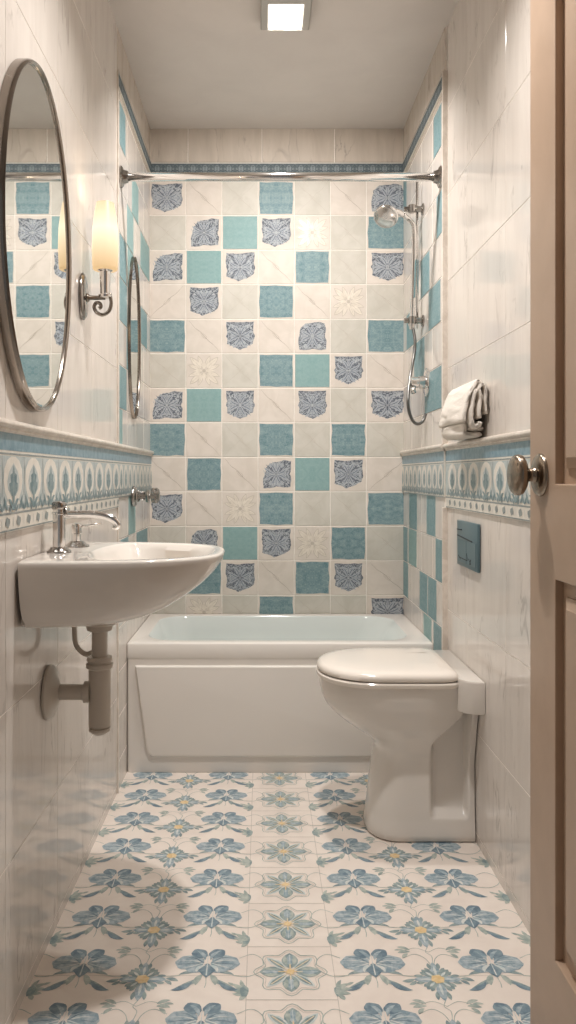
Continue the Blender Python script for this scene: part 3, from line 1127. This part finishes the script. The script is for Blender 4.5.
# ------------------------------------------------------------------ basin
BCY, BZ = 1.784, 0.882
basin = thing('wash_basin', 'white rounded wall-hung washbasin on the left wall', 'washbasin', (XL, BCY, BZ - 0.13))
BX = XL + 0.005


def d_ring(L, W, z, n=2.9, cx=0.10, x0=0.0, N=120, xend=None):
    pts = []
    for i in range(N):
        a = 2 * PI * (i + .5) / N
        ca, sa = math.cos(a), math.sin(a)
        lo, hi = 0.0, 1.0
        for _ in range(26):
            m = (lo + hi) / 2
            x, y = cx + ca * m, sa * m
            xx = (x - x0) / (L - x0)
            ok = xx >= 0 and (abs(xx) ** n + (abs(y) / W) ** n) <= 1
            lo, hi = (m, hi) if ok else (lo, m)
        pts.append(Vector((BX + cx + ca * lo, BCY + sa * lo, z)))
    return pts


def e_ring(x0, x1, W, z, n=2.4, N=120, cx=0.17):
    c, r = (x0 + x1) / 2, (x1 - x0) / 2
    pts = []
    for i in range(N):
        a = 2 * PI * (i + .5) / N
        ca, sa = math.cos(a), math.sin(a)
        lo, hi = 0.0, 1.0
        for _ in range(26):
            m = (lo + hi) / 2
            x, y = cx + ca * m, sa * m
            ok = (abs((x - c) / r) ** n + (abs(y) / W) ** n) <= 1
            lo, hi = (m, hi) if ok else (lo, m)
        pts.append(Vector((BX + cx + ca * lo, BCY + sa * lo, z)))
    return pts


bm = bmesh.new()
rings = []
for dz, L, W in ((-.140, .16, .12), (-.139, .19, .165), (-.135, .215, .196), (-.126, .245, .216), (-.112, .277, .226), (-.09, .313, .231), (-.065, .346, .234),
                 (-.04, .371, .236), (-.02, .385, .237), (-.006, .390, .2375), (-.002, .389, .2355), (-.0005, .387, .2325), (0, .385, .229)):
    rings.append(d_ring(L, W, BZ + dz))


def i_ring(m, z, xl=.098, N=120, cx=.17):
    L, W, n = .385 - m, .229 - m, 2.9
    pts = []
    for i in range(N):
        a = 2 * PI * (i + .5) / N
        ca, sa = math.cos(a), math.sin(a)
        lo, hi = 0.0, 1.0
        for _ in range(26):
            q = (lo + hi) / 2
            x, y = cx + ca * q, sa * q
            ok = abs(max(x, 0) / L) ** n + (abs(y) / W) ** n <= 1
            if x < .20:
                ok = ok and (abs((.20 - x) / (.20 - xl)) ** 2.4 + (abs(y) / W) ** 2.4) <= 1
            lo, hi = (q, hi) if ok else (lo, q)
        pts.append(Vector((BX + cx + ca * lo, BCY + sa * lo, z)))
    return pts


rings.append(i_ring(.016, BZ))
rings.append(i_ring(.0175, BZ - .0006, .0995))
rings.append(i_ring(.0215, BZ - .004, .103))
rings.append(i_ring(.030, BZ - .016, .110))
rings.append(e_ring(.120, .338, .180, BZ - .045))
rings.append(e_ring(.130, .312, .155, BZ - .080))
rings.append(e_ring(.150, .270, .110, BZ - .103))
rings.append(e_ring(.165, .225, .04, BZ - .110, cx=.19))
loft(bm, rings)
obj('bowl', bm, M['porcelain'], basin, auto=42)
bm = bmesh.new()
lathe(bm, (BX + .19, BCY, BZ - .1105), (0, 0, 1), [(0, .026), (.003, .026), (.005, .020), (.005, .002)], 24)
obj('drain', bm, M['chrome'], basin, smooth=True)

# waste trap under the basin
TRX = -0.362
trap_o = thing('basin_trap', 'beige plastic bottle trap hanging under the washbasin', 'drain trap', (XL, BCY, 0.57))
bm = bmesh.new()
lathe(bm, (TRX, BCY, BZ - .139), (0, 0, -1), [(0, .040), (.022, .040), (.026, .036), (.027, .030), (.038, .028), (.040, .024), (.041, .005)], 32)
obj('basin_flange', bm, M['pvc'], trap_o, auto=40)
bm = bmesh.new()
lathe(bm, (TRX, BCY, .706), (0, 0, -1), [(0, .0175), (.08, .0175)], 28)
obj('tailpipe', bm, M['pvc'], trap_o, auto=40)
bm = bmesh.new()
lathe(bm, (TRX, BCY, .646), (0, 0, -1), [(0, .018), (.001, .027), (.008, .029), (.010, .026), (.014, .026), (.016, .030), (.024, .030), (.027, .026), (.03, .02)], 32)
obj('collar_nut', bm, M['pvc'], trap_o, auto=40)
bm = bmesh.new()
lathe(bm, (TRX, BCY, .622), (0, 0, -1), [(0, .022), (.002, .0245), (.130, .0245), (.132, .020), (.134, .020), (.135, .024), (.141, .024), (.146, .018), (.150, .012), (.151, .001)], 32)
obj('trap_body', bm, M['pvc'], trap_o, auto=40)
bm = bmesh.new()
lathe(bm, (TRX - .02, BCY, .566), (-1, 0, 0), [(0, .024), (.014, .024), (.016, .0175), (.095, .0175)], 28)
obj('wall_pipe', bm, M['pvc'], trap_o, auto=40)
bm = bmesh.new()
lathe(bm, (XL + .003, BCY, .566), (1, 0, 0), [(0, .060), (.005, .060), (.012, .054), (.015, .040), (.022, .026), (.026, .020), (.026, .002)], 36)
obj('wall_rosette', bm, M['pvc'], trap_o, auto=40)

hs = bmesh.new()
tube(hs, catmull([(-.432, 1.86, .748), (-.436, 1.86, .70), (-.432, 1.86, .655), (-.410, 1.855, .635), (-.392, 1.85, .640)], 8), .006, 12)
hose_o = obj('supply_hose', hs, M['pvc'], None, smooth=True)
tag(hose_o, 'thin grey supply hose curling below the washbasin beside the trap', 'hose')

# ------------------------------------------------------------------ basin tap with long spout, and its low lever post
faucet = thing('basin_faucet', 'chrome tap with long curved spout on the washbasin rim', 'faucet', (-.442, 1.735, BZ))
FX, FY = -.440, 1.735
bm = bmesh.new()
lathe(bm, (FX, FY, BZ - .001), (0, 0, 1), [(0, .026), (.004, .026), (.008, .021), (.013, .018), (.014, .0135)], 32)
obj('base', bm, M['chrome_d'], faucet, auto=40)
bm = bmesh.new()
lathe(bm, (FX, FY, BZ + .010), (0, 0, 1), [(0, .0135), (.072, .0135), (.073, .0155), (.077, .0155), (.078, .0135), (.084, .0135)], 32)
obj('body', bm, M['chrome'], faucet, auto=40)
bm = bmesh.new()
lathe(bm, (FX, FY, BZ + .094), (0, 0, 1), [(0, .0145), (.002, .016), (.012, .016), (.016, .013), (.018, .003)], 32)
obj('top_cap', bm, M['chrome_d'], faucet, auto=40)
bm = bmesh.new()
tube(bm, catmull([(FX + .008, FY, BZ + .083), (FX + .03, FY, BZ + .083), (FX + .07, FY, BZ + .0835), (FX + .10, FY, BZ + .079), (FX + .120, FY, BZ + .070),
                  (FX + .128, FY, BZ + .060), (FX + .122, FY, BZ + .053), (FX + .116, FY, BZ + .056)], 6),
     [.008] * 6 * 4 + [.0075 - .0035 * i / 18 for i in range(19)], 16)
obj('spout', bm, M['chrome'], faucet, smooth=True)
bm = bmesh.new()
tube(bm, [(FX + .014, FY - .003, BZ + .100), (FX + .016, FY - .006, BZ + .088), (FX + .0165, FY - .007, BZ + .080)], [.003, .003, .005], 10)
obj('pull_knob', bm, M['chrome_d'], faucet, smooth=True)

lever = thing('lever_handle', 'small chrome lever post behind the long-spout tap', 'tap handle', (-.437, 1.88, BZ))
LX, LY = -.434, 1.875
bm = bmesh.new()
lathe(bm, (LX, LY, BZ - .001), (0, 0, 1), [(0, .029), (.004, .029), (.008, .022), (.014, .016), (.015, .009)], 30)
obj('base', bm, M['chrome_d'], lever, auto=40)
bm = bmesh.new()
lathe(bm, (LX, LY, BZ + .012), (0, 0, 1), [(0, .009), (.018, .009), (.020, .0115), (.038, .0115), (.042, .009), (.044, .002)], 30)
obj('post', bm, M['chrome'], lever, auto=40)
bm = bmesh.new()
tube(bm, [(LX + .004, LY, BZ + .047), (LX + .03, LY, BZ + .050), (LX + .058, LY, BZ + .055)], [.0035, .0028, .0024], 10)
obj('lever', bm, M['chrome'], lever, smooth=True)


# ------------------------------------------------------------------ oval mirrors
def oval_mirror(name, label, x, y, z, a, b, thick, fr, group=None):
    root = thing(name, label, 'mirror', (XL, y, z))
    n = 96
    bm = bmesh.new()
    rings = []
    for i in range(n):
        t = 2 * PI * i / n
        c, s = math.cos(t), math.sin(t)
        # profile around the rim: (outwards offset, x)
        prof = [(-fr, XL + .002), (0, XL + .002), (.0, x - .006), (-.001, x + .000), (-fr * .35, x + .004), (-fr * .8, x + .002), (-fr, x - .003)]
        rings.append([Vector((px, y + (a + o) * c, z + (b + o) * s)) for o, px in prof])
    vr = [[bm.verts.new(p) for p in r] for r in rings]
    m = len(vr[0])
    for i in range(n):
        p, q = vr[i], vr[(i + 1) % n]
        for j in range(m):
            bm.faces.new((p[j], p[(j + 1) % m], q[(j + 1) % m], q[j]))
    obj('frame', bm, M['frame'], root, auto=50)
    bm = bmesh.new()
    rr = []
    for px, e in ((x - .012, fr * .9), (x - .004, fr * .9), (x - .003, fr * .98), (x - .0025, fr + .004)):
        rr.append([Vector((px, y + (a - e) * math.cos(2 * PI * i / n), z + (b - e) * math.sin(2 * PI * i / n))) for i in range(n)])
    loft(bm, rr)
    obj('glass', bm, M['mirror'], root)
    return root


oval_mirror('oval_mirror', 'large oval mirror with dark metal rim above the washbasin', XL + .022, 1.658, 1.536, .250, .355, .03, .011)
oval_mirror('oval_mirror', 'small narrow oval mirror on the tiled left wall beyond the wall lamp', XL + .010, 2.955, 1.556, .122, .300, .010, .0035)

# ------------------------------------------------------------------ wall sconce
sc = thing('wall_sconce', 'glowing opal glass wall lamp on chrome bracket beside the large mirror', 'wall lamp', (XL, 2.117, 1.519))
SX, SY = -.415, 2.117
bm = bmesh.new()
lathe(bm, (XL + .003, SY, 1.522), (1, 0, 0), [(0, .062), (.004, .062), (.009, .056), (.012, .040), (.014, .01)], 40, sx=1.0, sy=.62, ref=(0, 0, 1))
obj('back_plate', bm, M['chrome_d'], sc, auto=50)
bm = bmesh.new()
lathe(bm, (XL + .014, SY, 1.519), (1, 0, 0), [(0, .012), (.006, .011), (.010, .006), (.050, .0055)], 20)
tube(bm, catmull([(SX + .012, SY, 1.530), (SX + .016, SY, 1.505), (SX + .010, SY, 1.484), (SX - .006, SY, 1.474), (SX - .022, SY, 1.480), (SX - .029, SY, 1.494),
                  (SX - .024, SY, 1.505), (SX - .014, SY, 1.504), (SX - .011, SY, 1.495), (SX - .017, SY, 1.491)], 7), .0048, 12)
obj('arm', bm, M['frame'], sc, smooth=True)
bm = bmesh.new()
lathe(bm, (SX, SY, 1.517), (0, 0, 1), [(0, .006), (.003, .017), (.009, .018), (.012, .0135), (.070, .0145), (.074, .020), (.078, .020), (.079, .004)], 28)
obj('socket', bm, M['chrome'], sc, auto=40)
bm = bmesh.new()
lathe(bm, (SX, SY, 1.592), (0, 0, 1), [(0, .010), (.0, .030), (.003, .0330), (.008, .0325), (.012, .0335), (.06, .0350), (.11, .0335), (.15, .0285), (.172, .0245), (.177, .0235), (.176, .0215), (.15, .026), (.06, .032), (.02, .028), (.012, .012)], 40)
obj('shade', bm, M['shade'], sc, auto=60)
pl = bpy.data.lights.new('sconce_light', 'POINT')
pl.energy = 0.55
pl.color = (1.0, 0.80, 0.58)
pl.shadow_soft_size = 0.02
po = bpy.data.objects.new('sconce_light', pl)
C.objects.link(po)
po.location = (SX, SY, 1.755)


# ------------------------------------------------------------------ ceiling lamps
def ceiling_lamp(x, y, label):
    r = thing('ceiling_light', label, 'ceiling light', (x, y, ZC), 'square ceiling lamps')
    bm = bmesh.new()
    w, l, z = .079, .103, 2.497
    iw, il = .052, .0685
    fy = y - .029
    o = lambda ww, ll, zz, cy=fy: [Vector((x + sx * ww, cy + sy * ll, zz)) for sx, sy in ((-1, -1), (1, -1), (1, 1), (-1, 1))]
    loft(bm, [o(w - .004, l - .004, ZC - .001), o(w, l, ZC - .006), o(w, l, z + .003), o(w - .003, l - .003, z), o(iw + .004, il + .003, z, y), o(iw, il, z + .008, y), o(iw, il, z + .02, y)])
    obj('frame', bm, M['grey_frame'], r)
    bm = bmesh.new()
    add_box(bm, (x - iw, y - il, z + .0025), (x + iw, y + il, z + .0195), .001)
    obj('diffuser', bm, M['lamp_glow'], r)


ceiling_lamp(*LAMP_A, 'square grey-framed ceiling lamp over the middle of the room')

# ------------------------------------------------------------------ curtain rod
rod = thing('shower_curtain_rod', 'polished chrome rail spanning the bath from wall to wall', 'curtain rod', (0.06, 2.70, 2.056))
bm = bmesh.new()
tube(bm, [(XL + .004, 2.70, 2.056), (XZ - .004, 2.70, 2.056)], .0145, 24)
obj('rail', bm, M['chrome'], rod, smooth=True)
for x, s in ((XL + .0022, 1), (XZ - .0022, -1)):
    bm = bmesh.new()
    lathe(bm, (x, 2.70, 2.056), (s, 0, 0), [(0, .036), (.004, .036), (.008, .031), (.010, .024), (.018, .021), (.024, .0195), (.026, .0150)], 32)
    obj('flange', bm, M['chrome_d'], rod, auto=40)

# ------------------------------------------------------------------ shower
sh = thing('hand_shower', 'chrome hand shower on a tall riser in the bath corner', 'shower', (XZ, 2.99, 1.63))
D = 2.99
bm = bmesh.new()
A = [at(400, 212, D - .02), at(407, 218, D), at(412.5, 224, D), at(414, 232, D), at(414, 260, D), at(413, 290, D), at(411.8, 321, D)]
tube(bm, catmull(A, 8), .0095, 16)
obj('riser', bm, M['chrome'], sh, smooth=True)
bm = bmesh.new()
hc = at(386, 216.5, D - .06)
ax = Vector((-.25, -.62, -.72)).normalized()
lathe(bm, hc - ax * .012, ax, [(-.014, .012), (-.008, .030), (.004, .043), (.012, .0455), (.018, .044), (.020, .040), (.020, .003)], 36)
obj('shower_head', bm, M['chrome'], sh, auto=50)
bm = bmesh.new()
tube(bm, catmull([hc - ax * .018, hc - ax * .026 + Vector((.02, .01, -.002)), at(397, 212, D - .03), at(403, 215, D - .01)], 6), [.016] * 6 + [.012] * 6 + [.0105] * 7, 16)
obj('neck', bm, M['chrome'], sh, smooth=True)
bm = bmesh.new()
tube(bm, [(.583, D + .015, 1.60), (.583, D + .015, 2.15)], .005, 14)
obj('slide_rail', bm, M['chrome'], sh, smooth=True)
for zc, nm in ((2.045, 'upper_bracket'), (1.628, 'lower_bracket')):
    bm = bmesh.new()
    lathe(bm, (XZ - .0024, D + .005, zc), (-1, 0, 0), [(0, .022), (.005, .022), (.008, .012), (.050, .010), (.072, .009)], 20)
    lathe(bm, (XZ - .045, D, zc - .015), (0, 0, 1), [(0, .010), (.002, .0145), (.028, .0145), (.030, .010)], 20)
    obj(nm, bm, M['chrome_d'], sh, auto=40)
bm = bmesh.new()
lathe(bm, at(411.8, 320, D), (0, 0, -1), [(0, .013), (.02, .013), (.026, .009), (.034, .009)], 18)
obj('coupling', bm, M['chrome'], sh, auto=40)
bm = bmesh.new()
tube(bm, catmull([at(412.5, 326, D), at(415, 340, D - .01), at(414, 355, D - .02), at(410.5, 375, D - .06), at(408, 398, D - .10), at(409, 411, D - .10), at(413, 421, D - .10),
                  at(418, 424, D - .10), at(423, 421, D - .09), Vector((.594, 2.905, EYE + .222))], 9), .0058, 12)
obj('hose', bm, M['steel_hose'], sh, smooth=True)

vz = 1.388
va = thing('shower_mixer', 'round chrome shower mixer valve low on the right niche wall', 'mixer valve', (XZ, 2.92, vz))
bm = bmesh.new()
lathe(bm, (XZ - .0024, 2.92, vz), (-1, 0, 0), [(0, .052), (.004, .052), (.008, .047), (.010, .030), (.011, .004)], 36)
obj('rosette', bm, M['chrome'], va, auto=40)
bm = bmesh.new()
lathe(bm, (XZ - .012, 2.92, vz), (-1, 0, 0), [(0, .024), (.022, .024), (.024, .021), (.050, .021), (.053, .017), (.054, .002)], 28)
obj('body', bm, M['chrome'], va, auto=40)
bm = bmesh.new()
tube(bm, [(XZ - .052, 2.915, vz - .008), (XZ - .056, 2.905, vz - .026), (XZ - .058, 2.895, vz - .038)], [.009, .008, .010], 14)
obj('lever', bm, M['chrome'], va, smooth=True)

# valve on the left niche wall
sv = thing('wall_tap', 'chrome wall valve with round knob under the left tiled band', 'tap', (XL, 2.93, .977))
bm = bmesh.new()
lathe(bm, (XL + .0068, 2.93, .972), (1, 0, 0), [(0, .038), (.006, .038), (.012, .033), (.014, .022), (.018, .020), (.020, .012), (.046, .010), (.048, .022), (.056, .026), (.060, .024), (.061, .010), (.070, .010)], 32)
obj('stem', bm, M['chrome_d'], sv, auto=40)
bm = bmesh.new()
lathe(bm, (XL + .074, 2.93, .975), (1, 0, 0), [(0, .010), (.001, .026), (.006, .029), (.022, .028), (.028, .022), (.031, .010), (.031, .001)], 28)
obj('knob', bm, M['chrome_d'], sv, auto=40)
bm = bmesh.new()
tube(bm, [(XL + .024, 2.925, .99), (XL + .052, 2.925, .985)], .004, 10)
tube(bm, [(XL + .024, 2.925, .955), (XL + .050, 2.925, .962)], .004, 10)
obj('spindle', bm, M['chrome'], sv, smooth=True)

# ------------------------------------------------------------------ flush plate
fp = thing('flush_plate', 'blue-grey rectangular flush plate on the right wall above the toilet', 'flush plate', (XR, 2.35, .84))
y0, y1, z0, z1 = 2.236, 2.470, .776, .912
bm = bmesh.new()
add_box(bm, (XR - .011, y0, z0), (XR - .0025, y1, z1), .002)
obj('plate', bm, M['plate'], fp, auto=40)
px = XR - .0112
for (a, b, c, d) in ((y0 + .014, z0 + .012, y1 - .014, z0 + .080),):
    for ya, yb in ((a, (a + c) / 2 - .0015), ((a + c) / 2 + .0015, c)):
        bm = bmesh.new()
        add_box(bm, (px - .0014, ya, b), (px + .001, yb, d), .0007)
        obj('button', bm, M['plate'], fp)
bm = bmesh.new()
for ya, za, yb, zb in ((2.29, .858, 2.46, .866), (2.41, .885, 2.465, .884), (2.34, .800, 2.345, .82), (2.30, .792, 2.325, .806), (2.30, .806, 2.315, .790), (2.34, .799, 2.43, .801), (2.42, .796, 2.445, .806)):
    dy, dz = yb - ya, zb - za
    q = math.hypot(dy, dz)
    ny, nz = -dz / q * .0012, dy / q * .0012
    c4 = [(ya + ny, za + nz), (yb + ny, zb + nz), (yb - ny, zb - nz), (ya - ny, za - nz)]
    loft(bm, [[Vector((px + .001, a, b)) for a, b in c4], [Vector((px - .0022, a, b)) for a, b in c4]])
obj('marking', bm, M['black'], fp)


# ------------------------------------------------------------------ towel
def strip_sheet(bm, path, th, ya, yb, seed, ny=22, flare=0.0):
    """folded cloth layer: path in (x, z), extruded along y with soft irregularities"""
    pts = catmull([(a, 0, b) for a, b in path], 7)
    n = len(pts)
    rings = []
    for j in range(ny + 1):
        t = j / ny
        y = ya + (yb - ya) * t
        e = min(t, 1 - t) * ny
        thj = th * (0.55 if e < .5 else (0.86 if e < 1.5 else 1.0))
        L, R = [], []
        for i, p in enumerate(pts):
            d = (pts[min(i + 1, n - 1)] - pts[max(i - 1, 0)]).normalized()
            nn = Vector((-d.z, 0, d.x))
            w = noise.noise(Vector((i * .16, t * 2.4 + seed, seed))) * .0060 + noise.noise(Vector((i * .5, t * 8, seed + 4))) * .0022
            q = p + Vector((w, 0, w * .6))
            tt = thj * (0.6 if i in (0, n - 1) else 1.0)
            yo = y + noise.noise(Vector((i * .35, seed * 3, 1.0 if t < .5 else 5.0))) * .008
            L.append(Vector((q.x, yo, q.z)) + nn * tt / 2)
            R.append(Vector((q.x, yo, q.z)) - nn * tt / 2)
        rings.append(L + R[::-1])
    loft(bm, rings)


bm = bmesh.new()
TB = 1.1535
strip_sheet(bm, [(.546, TB + .040), (.549, TB + .075), (.559, TB + .110), (.571, TB + .137), (.583, TB + .149), (.592, TB + .140)], .015, 2.155, 2.445, 1)
strip_sheet(bm, [(.577, TB + .128), (.568, TB + .095), (.564, TB + .055), (.570, TB + .030), (.584, TB + .030), (.590, TB + .040)], .015, 2.150, 2.43, 2)
strip_sheet(bm, [(.588, TB + .050), (.586, TB + .090), (.585, TB + .128), (.594, TB + .141), (.6025, TB + .125), (.603, TB + .06)], .0135, 2.148, 2.42, 3)
strip_sheet(bm, [(.552, TB + .040), (.556, TB + .012), (.570, TB + .008), (.602, TB + .008)], .0145, 2.185, 2.44, 4)
strip_sheet(bm, [(.562, TB + .026), (.580, TB + .023), (.603, TB + .024)], .014, 2.185, 2.43, 5)
tw = obj('towel', bm, M['towel'], None, smooth=True)
tag(tw, 'folded white terry towel resting on the right wall ledge', 'towel')

# ------------------------------------------------------------------ door
DX, DL, DH = 0.498, 1.487, 0.69
door = thing('door_1', 'beige panelled door standing open along the right side', 'door', (DX + .02, DH, 0))
bm = bmesh.new()
th = .038
z_top = 2.03
stile, hst = .128, .11
pan = [(0.225, 0.872), (1.035, 1.90)]
ya, yb = DH, DL
# frame of stiles and rails as one front skin with openings
ys = [ya, ya + hst, yb - stile, yb]
zsq = [0.008, pan[0][0], pan[0][1], pan[1][0], pan[1][1], z_top]
for i in range(3):
    for j in range(5):
        if i == 1 and j in (1, 3):
            continue
        add_box(bm, (DX, ys[i], zsq[j]), (DX + th, ys[i + 1], zsq[j + 1]))
bmesh.ops.remove_doubles(bm, verts=bm.verts[:], dist=.0001)
# drop the inner faces shared by two boxes
seen = {}
for f in bm.faces[:]:
    k = tuple(round(v, 4) for v in f.calc_center_median())
    seen.setdefault(k, []).append(f)
kill = [f for fs in seen.values() if len(fs) > 1 for f in fs]
bmesh.ops.delete(bm, geom=kill, context='FACES')
d_o = obj('leaf', bm, M['door'], door)
mod = d_o.modifiers.new('b', 'BEVEL')
mod.width = .0022
mod.segments = 2
mod.limit_method = 'ANGLE'
for (za, zb) in pan:
    bm = bmesh.new()
    y0, y1 = ya + hst - .004, yb - stile + .004
    add_box(bm, (DX + .014, y0, za - .004), (DX + th - .014, y1, zb + .004))
    # raised field with sloping margins
    R = lambda x, e: [Vector((x, y0 + e, za + e)), Vector((x, y1 - e, za + e)), Vector((x, y1 - e, zb - e)), Vector((x, y0 + e, zb - e))]
    loft(bm, [R(DX + .015, .026), R(DX + .0105, .026), R(DX + .0045, .042), R(DX + .0030, .044)], cap0=False)
    obj('panel', bm, M['door'], door)
KY, KZ = 1.428, 1.05
bm = bmesh.new()
lathe(bm, (DX - .0002, KY, KZ), (-1, 0, 0), [(0, .0385), (.003, .0385), (.007, .035), (.010, .028), (.012, .014)], 40)
obj('rosette', bm, M['nickel'], door, auto=50)
bm = bmesh.new()
lathe(bm, (DX - .010, KY, KZ), (-1, 0, 0), [(0, .017), (.004, .013), (.010, .0115), (.015, .013), (.018, .019), (.021, .029), (.025, .035), (.030, .037), (.036, .036), (.041, .031), (.044, .021), (.045, .002)], 40)
obj('knob', bm, M['nickel'], door, smooth=True)
for hz in (.25, 1.0, 1.80):
    bm = bmesh.new()
    lathe(bm, (DX + th / 2 + .022, DH - .008, hz), (0, 0, 1), [(0, .007), (.09, .007)], 14)
    obj('hinge', bm, M['nickel'], door, auto=40)
